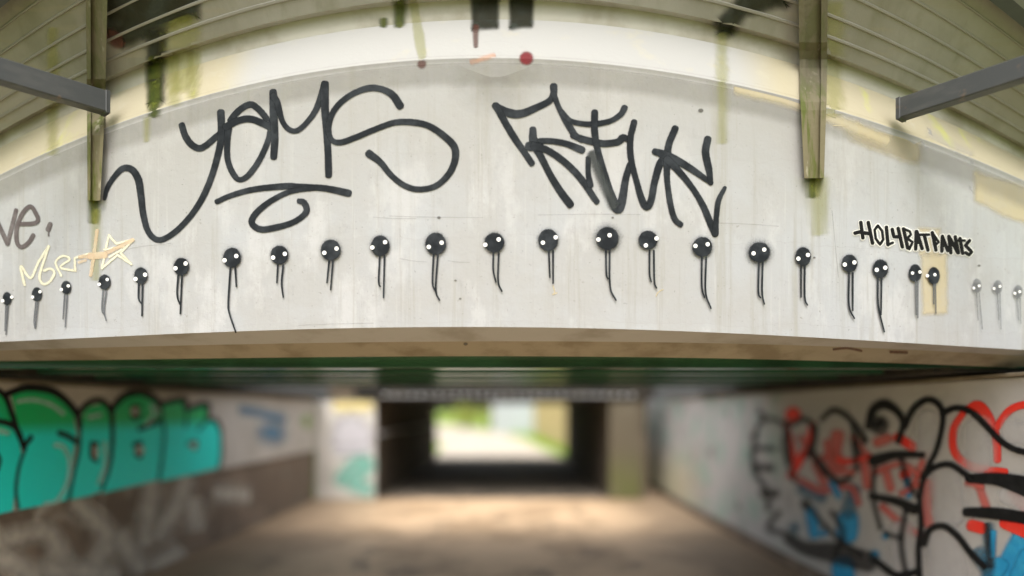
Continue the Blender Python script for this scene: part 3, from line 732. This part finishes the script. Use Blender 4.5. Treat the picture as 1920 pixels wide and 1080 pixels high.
# ---------------------------------------------------------------- ground, walls
mb = MB(); mb.box(-400, 400, -60, 800, -.6, -.012); tag(mb.build('ground', MEADOW), kind='structure')
mb = MB()
n = 40
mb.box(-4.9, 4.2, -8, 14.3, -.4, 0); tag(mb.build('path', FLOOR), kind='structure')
mb = MB(); mb.box(2.7, 4.2, 14.3, 17.4, -.4, -.001); tag(mb.build('path', FLOOR), kind='structure')
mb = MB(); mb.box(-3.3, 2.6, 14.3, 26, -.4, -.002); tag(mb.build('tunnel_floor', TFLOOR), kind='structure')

lw = empty('retaining_wall', (-4, 4.6, 0)); tag(lw, 'left retaining wall with a white band above dark brick, painted with green bubble letters', 'wall')
def on(parent, mb, name, mat, label=None, bevel=0, cov=False, **k):
    o = mb.build(name, mat, cov=cov, bevel=bevel); o.parent = parent; o.matrix_parent_inverse = parent.matrix_basis.inverted()
    if label: o['label'] = label
    return o
mb = MB(); mb.box(-4.5, -4.03, 3.0, 14.18, 0, .985); on(lw, mb, 'brick_base', LOWER, bevel=.01)
mb = MB(); mb.box(-4.5, -4.0, 3.0, 14.18, .99, E + .225); on(lw, mb, 'white_band', PANEL, bevel=.012)
mb = MB(); mb.box(-4.4, -3.85, 8.95, 14.1, E + .253, E + .34); on(lw, mb, 'gap_shade_bar', BLACK, bevel=.01)  # black bar carrying the gap's shade on along the wall top
mb = MB(); mb.box(-4.5, -3.955, 3.0, 13.9, E + .227, E + .25); on(lw, mb, 'coping', BROWN, bevel=.004)
rw = empty('retaining_wall', (3.2, 3.9, 0)); tag(rw, 'right retaining wall in grey-white paint with red, black and blue graffiti', 'wall')
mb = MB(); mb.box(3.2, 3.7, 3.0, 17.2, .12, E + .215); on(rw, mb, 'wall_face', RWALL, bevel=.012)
mb = MB(); mb.box(3.17, 3.7, 3.0, 14.25, 0, .118); on(rw, mb, 'plinth', LOWER, bevel=.01)
mb = MB(); mb.box(3.1, 3.6, 8.95, 11.6, E + .243, E + .33); on(rw, mb, 'gap_shade_bar', BLACK, bevel=.01)  # matching bar of built-in shade on the right wall
mb = MB(); mb.box(3.16, 3.7, 3.0, 14.25, E + .217, E + .24); on(rw, mb, 'coping', BROWN, bevel=.004)
# earth banks behind the walls
mb = MB()
mb.box(-60, -4.52, 9.0, 27, -.3, 1.75); mb.box(3.72, 60, 9.0, 27, -.3, 1.6)
tag(mb.build('embankment', MEADOW), kind='structure')

# ---- graffiti on the left wall
def lmap(px, py, off=0): 
    X = -4.0 + off; y = X * F / (px - 960); return (X, y, E + (HY - py) / F * y)
def rmap(px, py, off=0):
    X = 3.2 - off; y = X * F / (px - 960); return (X, y, E + (HY - py) / F * y)
m = Mat('green_to_turquoise_paint', .45); m.base((.0, .86, .80, 1))
m.mix(m.ramp(m.axis(2), 1.56, 1.72), (.0, .50, .15, 1))
m.mix(m.ramp(m.noise(2), .5, .7, 0, .3), (.0, .76, .62, 1))
a = m.t.nodes.new('ShaderNodeAttribute'); a.attribute_name = 'cov'; m.link(m.ramp(a.outputs['Fac'], .1, .9), m.p.inputs['Alpha']); BUB = m.m
BLK = paint('black_spray', (.010, .011, .012, 1), edge=.4)
BLKT = paint('thin_black_spray', (.03, .03, .03, 1), edge=.6, op=.7)
TEALD = paint('dark_teal_line', (.01, .10, .09, 1), edge=.6, op=.8)
HILI = paint('pale_highlight', (.50, .80, .74, 1), edge=.5, op=.6)
HOLE = paint('bare_wall_counter', (.36, .33, .30, 1), edge=.4)
LL = Layer(.0015, .00008)
bub = [[(-80, 712), (0, 735), (12, 758), (24, 788), (30, 800), (-80, 800)],
 [(-90, 792), (8, 795), (33, 810), (40, 850), (30, 905), (24, 958), (-90, 984)],
 [(20, 733), (52, 732), (90, 737), (117, 752), (138, 776), (144, 815), (137, 855), (134, 905), (124, 938), (78, 948), (34, 956), (32, 920), (38, 868), (46, 845), (30, 780)],
 [(155, 776), (167, 762), (190, 757), (206, 772), (208, 815), (205, 860), (200, 918), (167, 930), (126, 938), (136, 893), (146, 845), (153, 803)],
 [(215, 762), (233, 747), (264, 741), (290, 754), (298, 778), (307, 805), (305, 845), (300, 899), (233, 915), (192, 925), (205, 880), (215, 830)],
 [(301, 757), (345, 750), (350, 768), (386, 762), (389, 786), (404, 790), (414, 811), (411, 877), (363, 889), (296, 903), (299, 845)]]
mb = MB()
for b_ in bub: poly(mb, b_, lmap, LL.next(), 4, False)
on(lw, mb, 'bubble_lettering', BUB, 'green and turquoise bubble lettering', cov=True)
mb = MB()
for p, wd in (([(-40, 716), (5, 738), (22, 775), (34, 812), (46, 840)], 9), ([(-60, 786), (5, 791), (30, 803), (40, 822)], 9), ([(14, 738), (50, 727), (92, 731), (120, 747), (144, 775), (150, 800)], [10, 13, 14, 12, 11, 8]),
              ([(146, 776), (165, 756), (188, 750), (207, 765)], 9), ([(207, 770), (232, 743), (264, 735), (292, 748), (302, 764)], [9, 12, 13, 11, 8]), ([(300, 757), (345, 748), (350, 766), (388, 757), (391, 785), (404, 787), (414, 806)], [7, 9, 8, 9, 5, 7, 6]),
              ([(112, 812), (128, 818), (143, 828)], 9), ([(44, 838), (58, 820)], 8), ([(262, 804), (298, 790)], 8), ([(209, 772), (211, 815), (207, 870), (192, 918)], [8, 6, 5, 4]), ([(173, 832), (172, 856), (182, 864)], 6), ([(252, 834), (264, 830)], 7), ([(246, 778), (254, 786), (264, 776)], 5), ([(172, 830), (184, 832)], 5), ([(266, 846), (262, 858), (254, 848)], 5), ([(352, 832), (368, 828), (366, 842)], 4), ([(248, 762), (262, 762)], 6), ([(-6, 850), (0, 862), (-4, 880)], 5)):
    stroke(mb, p, wd, lmap, LL.next(), 2.4)
on(lw, mb, 'letter_outline', BLK, cov=True)
mb = MB()
for p, wd in (([(46, 845), (36, 875), (30, 915), (34, 952)], 5), ([(150, 800), (148, 845), (138, 890), (130, 935)], 5), ([(302, 770), (308, 810), (304, 860), (298, 900)], 4), ([(414, 806), (416, 850), (411, 877)], 4), ([(350, 770), (348, 800)], 3), ([(389, 786), (372, 806)], 4)):
    stroke(mb, p, wd, lmap, LL.next(), 3)
on(lw, mb, 'letter_outline', TEALD, cov=True)
mb = MB()
for p in ([(34, 753), (60, 750), (92, 757), (118, 775)], [(0, 808), (14, 812)], [(104, 835), (118, 838), (130, 862), (128, 900), (108, 938), (85, 945)], [(168, 782), (188, 778)], [(196, 830), (198, 870), (186, 905)], [(284, 762), (290, 775), (276, 795)]):
    stroke(mb, p, 4, lmap, LL.next(), 5)
on(lw, mb, 'letter_highlight', HILI, cov=True)
mb = MB()
for cx, cy, rx, ry in ((179, 847, 5, 12), (253, 771, 7, 7), (262, 844, 8, 8), (363, 835, 6, 6)): blob(mb, cx, cy, rx, ry, lmap, LL.next(), 2)
on(lw, mb, 'letter_counter', HOLE, cov=True)
BLUEF = paint('faint_blue_spray', (.10, .22, .34, 1), edge=.8, op=.75, grain=1, gscale=5)
GRNF = paint('faint_green_spray', (.20, .34, .05, 1), edge=.8, op=.8)
mb = MB(); blob(mb, 510, 812, 20, 14, lmap, LL.next(), 14); stroke(mb, [(455, 768), (490, 775), (530, 785)], 10, lmap, LL.next(), 8); on(lw, mb, 'faint_scribble', BLUEF, 'faint blue scribble', cov=True)
mb = MB(); blob(mb, 575, 790, 5, 10, lmap, LL.next(), 6); on(lw, mb, 'faint_scribble', GRNF, 'small green scribble', cov=True)
mb = MB()
def lmap2(px, py, off=0):
    X = -4.03 + off; y = X * F / (px - 960); return (X, y, E + (HY - py) / F * y)
for p, wd in (([(285, 912), (278, 960), (272, 1010)], 16), ([(345, 905), (330, 950), (300, 1000)], 14), ([(150, 950), (200, 1000), (180, 1060)], 26), ([(20, 1010), (90, 1000), (120, 1060)], 24), ([(300, 1060), (330, 1040)], 30), ([(90, 1070), (210, 1075)], 26), ([(410, 925), (460, 928)], 6), ([(10, 1050), (60, 1075)], 34), ([(230, 1010), (260, 1060)], 22), ([(362, 945), (366, 985)], 12)): stroke(mb, p, wd * .7, lmap2, LL.next(), 22)
WASH = paint('grey_whitewash', (.52, .49, .43, 1), edge=.8, op=.8, grain=1.0, gscale=5); on(lw, mb, 'whitewash', WASH, cov=True)

# ---- graffiti on the right wall
RL = Layer(.0015, .00008)
RED = paint('red_spray', (.80, .045, .03, 1), c2=(.75, .07, .05, 1), edge=.5)
PINK = paint('pale_red_spray', (.70, .14, .12, 1), c2=(.65, .2, .18, 1), edge=.8, op=.75)
BLU = paint('sky_blue_spray', (.03, .32, .62, 1), c2=(.05, .40, .68, 1), edge=.7, grain=.8, gscale=6)
BLUD = paint('dull_blue_spray', (.05, .16, .25, 1), edge=.8, op=.7)
def group(name, mat, L, soft, label=None):
    mb = MB()
    for p, wd in L:
        if len(p) == 1: blob(mb, p[0][0], p[0][1], wd / 2, wd / 2, rmap, RL.next(), soft)
        else: stroke(mb, p, wd, rmap, RL.next(), soft)
    return on(rw, mb, name, mat, label, cov=True)
group('blue_graffiti', BLU, [([(1590, 975), (1588, 1000)], 34), ([(1580, 1062), (1582, 1085)], 36), ([(1520, 960), (1528, 1000)], 16), ([(1888, 1085), (1905, 1040), (1930, 1000)], 44), ([(1860, 1085), (1875, 1060)], 26), ([(1915, 1085), (1930, 1050)], 40), ([(1640, 1040)], 10)], 8, 'sky blue sprayed fill')
group('blue_graffiti', BLUD, [([(1853, 990), (1855, 1030), (1850, 1085)], 16), ([(1505, 915), (1540, 930)], 20), ([(1600, 920), (1590, 960)], 22), ([(1835, 1040), (1850, 1060)], 24), ([(1490, 990)], 14)], 8)
group('red_graffiti', PINK, [([(1743, 907), (1738, 953), (1741, 980)], 18), ([(1655, 950), (1693, 985), (1725, 1003)], 11), ([(1480, 890), (1510, 905), (1540, 920), (1593, 913), (1610, 943)], 9), ([(1570, 817), (1565, 850), (1575, 872)], 24), ([(1620, 865), (1627, 910)], 16), ([(1660, 880), (1670, 915)], 14), ([(1837, 915), (1850, 953)], 12), ([(1645, 830), (1665, 822)], 16), ([(1735, 850), (1715, 905)], 10), ([(1530, 870), (1545, 905)], 14), ([(1900, 925), (1930, 960)], 16)], 5, 'pale red strokes')
group('red_graffiti', RED, [([(1805, 775), (1788, 805), (1789, 845), (1812, 870), (1847, 880), (1885, 884)], [11, 12, 13, 13, 12, 10]), ([(1812, 768), (1833, 762), (1850, 777), (1864, 807), (1869, 833), (1870, 862)], [10, 20, 17, 14, 13, 12]), ([(1870, 800), (1887, 775), (1907, 762), (1945, 755)], 12), ([(1487, 778)], 28), ([(1474, 795), (1483, 830), (1490, 867)], 9), ([(1523, 795), (1515, 833), (1493, 875), (1483, 892)], [10, 12, 13, 9]), ([(1572, 862), (1595, 865), (1630, 855)], 9), ([(1697, 890)], 20), ([(1683, 820), (1712, 838)], 16), ([(1822, 985), (1840, 990)], 20), ([(1885, 980), (1930, 1000)], 22)], 3.4, 'bright red looping strokes')
WFILL = paint('white_fill_spray', (.62, .62, .64, 1), c2=(.56, .56, .57, 1), edge=.5, op=.6)
group('white_fill', WFILL, [([(1775, 900), (1780, 960)], 50), ([(1770, 1020), (1780, 1080)], 60), ([(1690, 1000), (1695, 1060)], 34), ([(1740, 790), (1738, 840)], 26), ([(1830, 810), (1835, 860)], 40), ([(1890, 930), (1925, 945)], 18), ([(1900, 810), (1930, 815)], 30)], 26, 'whiter sprayed fill between the outlines')
group('blue_graffiti', BLU, [([(1560, 905), (1572, 930)], 8), ([(1545, 1000)], 10), ([(1660, 1005)], 8), ([(1700, 900), (1704, 930)], 5), ([(1862, 1000), (1858, 1040)], 9)], 6)
group('red_graffiti', PINK, [([(1500, 820), (1530, 860), (1560, 850)], 8), ([(1640, 885), (1690, 870), (1722, 890)], 8), ([(1600, 820), (1622, 850)], 9), ([(1550, 830), (1560, 880), (1598, 885)], 10), ([(1690, 925), (1720, 910)], 8), ([(1815, 905), (1840, 912)], 8)], 6)
group('black_graffiti', BLKT, [([(1478, 790), (1470, 840), (1490, 900)], 5), ([(1530, 800), (1525, 850), (1545, 890)], 5), ([(1600, 830), (1606, 880)], 7), ([(1640, 880), (1636, 930), (1650, 990)], 5), ([(1690, 860), (1700, 900), (1718, 930)], 6), ([(1560, 960), (1580, 1000), (1566, 1040)], 6), ([(1660, 1000), (1690, 1010)], 5), ([(1460, 960), (1440, 990), (1470, 1000)], 5), ([(1850, 985), (1856, 1060)], 7)], 6)
group('black_graffiti', BLKT, [([(1413, 817), (1428, 790), (1457, 788), (1477, 813), (1480, 867)], 5), ([(1414, 815), (1413, 877), (1437, 920), (1440, 955)], 7), ([(1418, 876), (1445, 878)], 10), ([(1430, 925), (1455, 925)], 12), ([(1420, 840), (1450, 842)], 5), ([(1480, 1010), (1510, 1028), (1567, 1037), (1627, 1053)], [20, 24, 36, 36]), ([(1513, 947), (1567, 1007), (1613, 1040)], 6), ([(1697, 960), (1690, 1020), (1700, 1085)], 8), ([(1425, 775), (1432, 778)], 6), ([(1600, 800), (1610, 850)], 9), ([(1648, 797)], 34), ([(1510, 945)], 16)], 5, 'thin worn black strokes')
group('black_graffiti', BLK, [([(1697, 800), (1710, 770), (1733, 751), (1753, 753), (1767, 773), (1765, 807), (1754, 847), (1735, 887), (1724, 933), (1727, 985), (1722, 1030), (1724, 1085)], [8, 9, 9, 9, 8, 7, 7, 7, 7, 8, 8, 8]),
 ([(1770, 773), (1793, 765), (1820, 772), (1847, 797), (1877, 827), (1903, 843), (1935, 850)], 8.5), ([(1817, 897), (1873, 899), (1935, 915)], [14, 22, 38]), ([(1812, 960), (1867, 963), (1930, 972)], [14, 20, 19]),
 ([(1730, 893), (1753, 876), (1780, 871), (1807, 887), (1820, 898)], 8), ([(1733, 1020), (1743, 994), (1767, 986), (1793, 1003), (1820, 1037), (1845, 1062)], 9), ([(1627, 800), (1636, 770), (1657, 758), (1680, 770), (1693, 793), (1684, 828)], [10, 14, 16, 12, 9, 8]),
 ([(1638, 864), (1680, 853), (1730, 853)], [20, 13, 8]), ([(1633, 930), (1680, 940), (1713, 955)], [9, 13, 17]), ([(1540, 787), (1560, 770), (1583, 777), (1608, 803), (1622, 827)], [5, 8, 7, 6, 8]), ([(1523, 847), (1547, 880), (1570, 903), (1595, 895)], [6, 6, 8, 5]), ([(1488, 795), (1505, 785), (1522, 795), (1526, 825), (1512, 855)], 6), ([(1642, 798), (1652, 792)], 5), ([(1640, 1050), (1680, 1078), (1720, 1072)], 10)], 5, 'thick black looping outlines')

# ---------------------------------------------------------------- far bridge: dark low tunnel
fb = empty('brick_bridge', (0, 14.3, 0)); tag(fb, 'low dark brick bridge beyond the gap, with daylight through its passage', 'bridge')
CZ = E + .26
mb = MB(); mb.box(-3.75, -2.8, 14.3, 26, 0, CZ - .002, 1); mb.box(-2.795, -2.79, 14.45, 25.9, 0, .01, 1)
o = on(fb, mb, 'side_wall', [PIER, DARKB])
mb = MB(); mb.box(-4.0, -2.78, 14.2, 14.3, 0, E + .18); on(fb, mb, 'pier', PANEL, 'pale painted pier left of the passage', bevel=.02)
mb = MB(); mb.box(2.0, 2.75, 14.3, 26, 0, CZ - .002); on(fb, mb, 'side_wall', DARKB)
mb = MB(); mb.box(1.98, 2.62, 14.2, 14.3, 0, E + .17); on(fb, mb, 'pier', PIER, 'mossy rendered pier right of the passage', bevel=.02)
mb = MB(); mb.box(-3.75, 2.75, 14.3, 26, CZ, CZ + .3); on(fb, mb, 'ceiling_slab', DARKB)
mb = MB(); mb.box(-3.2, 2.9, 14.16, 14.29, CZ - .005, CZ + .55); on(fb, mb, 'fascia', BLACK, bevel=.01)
mb = MB()
for i in range(29):
    x = -2.6 + i * .178; mb.box(x, x + .085, 14.12, 14.16, CZ + .03, CZ + .065)
on(fb, mb, 'painted_light_row', RAIL)  # pale blocks standing in for small bright openings in the fascia
mb = MB(); mb.tube([(-2.72, 14.4, 1.33), (-2.72, 20, 1.32), (-2.72, 25.9, 1.31)], .022, 8)
for y in (15, 18, 21, 24): mb.box(-2.8, -2.70, y, y + .04, 1.29, 1.31)
on(fb, mb, 'handrail', RAIL)
FL = Layer(.004, .001)
def fmap(px, py, off=0): y = 14.2 - off; return at(px, py, y)
WH = paint('white_spray', (.5, .49, .51, 1), c2=(.44, .42, .46, 1), edge=.8)
TE = paint('teal_spray', (.16, .42, .34, 1), c2=(.3, .5, .44, 1), edge=.8, op=.85)
YE = paint('yellow_spray', (.62, .52, .22, 1), edge=.8, op=.85)
mb = MB(); blob(mb, 660, 816, 34, 30, fmap, FL.next(), 14, jit=.15); stroke(mb, [(632, 845), (690, 840)], 12, fmap, FL.next(), 8); on(fb, mb, 'graffiti', WH, 'white sprayed patch on the left pier', cov=True)
mb = MB(); stroke(mb, [(640, 900), (668, 868), (690, 872), (662, 905), (688, 918)], 18, fmap, FL.next(), 10); on(fb, mb, 'graffiti', TE, 'teal sprayed patch on the left pier', cov=True)
mb = MB(); stroke(mb, [(632, 762), (692, 762)], 12, fmap, FL.next(), 8); on(fb, mb, 'graffiti', YE, 'yellow strip on the left pier', cov=True)

# ---------------------------------------------------------------- beyond the passage
def ribbon_ground(name, rows, mat, z, kind='structure'):
    mb = MB(); vs = []; fs = []
    for (y, xl, xr, zz) in rows: vs += [(xl, y, zz + z), (xr, y, zz + z)]
    for i in range(len(rows) - 1): fs.append((2 * i, 2 * i + 1, 2 * i + 3, 2 * i + 2))
    mb.add(vs, fs); return tag(mb.build(name, mat), kind=kind)
ribbon_ground('path', [(25.9, -3.4, 2.3, 0), (28, -3.1, 1.9, 0), (34, -3.4, 1.4, 0), (45, -5, .7, 0), (60, -8.5, -1.5, 0), (80, -15, -6, 0), (110, -30, -16, 0)], PATH, .006)
def gx(y, a): return a
wall = MB()
def slab(x0, y0, x1, y1, t, z0, z1):
    wall.add([(x0, y0, z0), (x1, y1, z0), (x1 + t, y1, z0), (x0 + t, y0, z0), (x0, y0, z1), (x1, y1, z1), (x1 + t, y1, z1), (x0 + t, y0, z1)], [(3, 2, 1, 0), (4, 5, 6, 7), (0, 1, 5, 4), (2, 3, 7, 6), (1, 2, 6, 5), (3, 0, 4, 7)])
slab(2.75, 27.5, 1.6, 52, .3, 0, 2.6); slab(2.69, 27.4, 1.54, 52.1, .42, 2.605, 2.68)
o = wall.build('boundary_wall', OCHRE, bevel=.01); tag(o, 'ochre boundary wall beyond the passage, right of the path', 'wall')
hd = empty('hoarding', (0, 54, 0)); tag(hd, 'pale blue hoarding beyond the ochre wall, seen through the passage', 'hoarding')
mb = MB()
for i in range(12): mb.box(-1.5 + i * .36, -1.5 + i * .36 + .35, 54 + (i % 2) * .02, 54.05 + (i % 2) * .02, 0, 3.2)
on(hd, mb, 'panel', HOARD)
for i in range(4):
    mb = MB(); mb.box(-1.4 + i * 1.3, -1.3 + i * 1.3, 54.09, 54.2, 0, 3.3); on(hd, mb, 'post', STEEL)
# grass blades on the verges
mb = MB()
for _ in range(9000):
    y = 26.5 + random.random() ** 1.6 * 34
    xr = np.interp(y, [25.9, 28, 34, 45, 60], [2.3, 1.9, 1.4, .7, -1.5]); xl = np.interp(y, [25.9, 28, 34, 45, 60], [-3.4, -3.1, -3.4, -5, -8.5])
    x = xr + random.random() * 2.2 if random.random() < .55 else xl - random.random() * 3.5
    if x > 3.95 - y * .047 - .1: x = 3.85 - y * .047 - random.random() * .6
    h = random.uniform(.06, .22); a = random.random() * 6.28; b = .012 + .006 * random.random()
    lx, ly = random.uniform(-.05, .05), random.uniform(-.05, .05)
    mb.add([(x - b * math.cos(a), y - b * math.sin(a), -.012), (x + b * math.cos(a), y + b * math.sin(a), -.012), (x + lx, y + ly, h)], [(0, 1, 2)])
tag(mb.build('grass', BLADE), 'bright green grass on the verges of the path beyond the passage', 'grass', kind='stuff')
def tree(x, y, h, r, name, label, cat, seed, n=1500, trunk=True, grp=None):
    rnd = random.Random(seed); root = empty(name, (x, y, -.012)); tag(root, label, cat, grp)
    t = MB()
    if trunk:
        t.tube([(0, 0, 0), (.05, 0, h * .3), (-.05, .05, h * .6)], [h * .035, h * .025, h * .012], 8)
        for k in range(5):
            a = k * 1.3 + rnd.random(); t.tube([(0, 0, h * .35), (math.cos(a) * r * .4, math.sin(a) * r * .4, h * .55), (math.cos(a) * r * .7, math.sin(a) * r * .7, h * .72)], [h * .014, h * .009, h * .004], 6)
    else:
        for k in range(5):
            a = k * 1.25; t.tube([(0, 0, 0), (math.cos(a) * r * .3, math.sin(a) * r * .3, h * .5)], [.03, .012], 6)
    t.build('trunk', BARK, root)
    c = MB()
    cl = [(rnd.gauss(0, .42) * r, rnd.gauss(0, .42) * r, (h * .68 if trunk else h * .5) + rnd.gauss(0, .15) * h, rnd.uniform(.25, .45) * r) for _ in range(16)]
    for _ in range(n):
        cx, cy, cz, cr = rnd.choice(cl)
        v = Vector((rnd.gauss(0, 1), rnd.gauss(0, 1), rnd.gauss(0, 1))).normalized() * cr * rnd.uniform(.5, 1.05)
        p = Vector((cx, cy, max(.1, cz))) + v; p.z = max(p.z, .06)
        u = Vector((rnd.gauss(0, 1), rnd.gauss(0, 1), rnd.gauss(0, 1))).normalized(); w_ = u.orthogonal().normalized()
        s = rnd.uniform(.08, .16) * (h / 6 + .5) * .9
        c.add([p - u * s, p + w_ * s * .5, p + u * s, p - w_ * s * .5], [(0, 1, 2, 3)])
    c.build('crown', LEAF, root)
tree(-7.5, 46, 7.5, 2.6, 'broadleaf_tree', 'nearest broadleaf tree left of the path beyond the passage', 'tree', 1, 2600, grp='trees beyond the passage')
tree(-2.4, 74, 8, 3.2, 'broadleaf_tree', 'broadleaf tree behind the bend of the path', 'tree', 2, 2600, grp='trees beyond the passage')
tree(-14, 84, 9, 3.6, 'broadleaf_tree', 'farthest broadleaf tree behind the path', 'tree', 3, 2600, grp='trees beyond the passage')
tree(-5.6, 33, 1.5, 1.1, 'bush', 'low green bush at the left edge of the path', 'bush', 4, 1500, False)
tree(-4.4, 66, 2.4, 1.9, 'bush', 'round bush just inside the bend of the path', 'bush', 5, 1800, False, 'bushes at the bend')
tree(-.2, 64, 2.2, 1.7, 'bush', 'bush left of the pale hoarding', 'bush', 6, 1800, False, 'bushes at the bend')
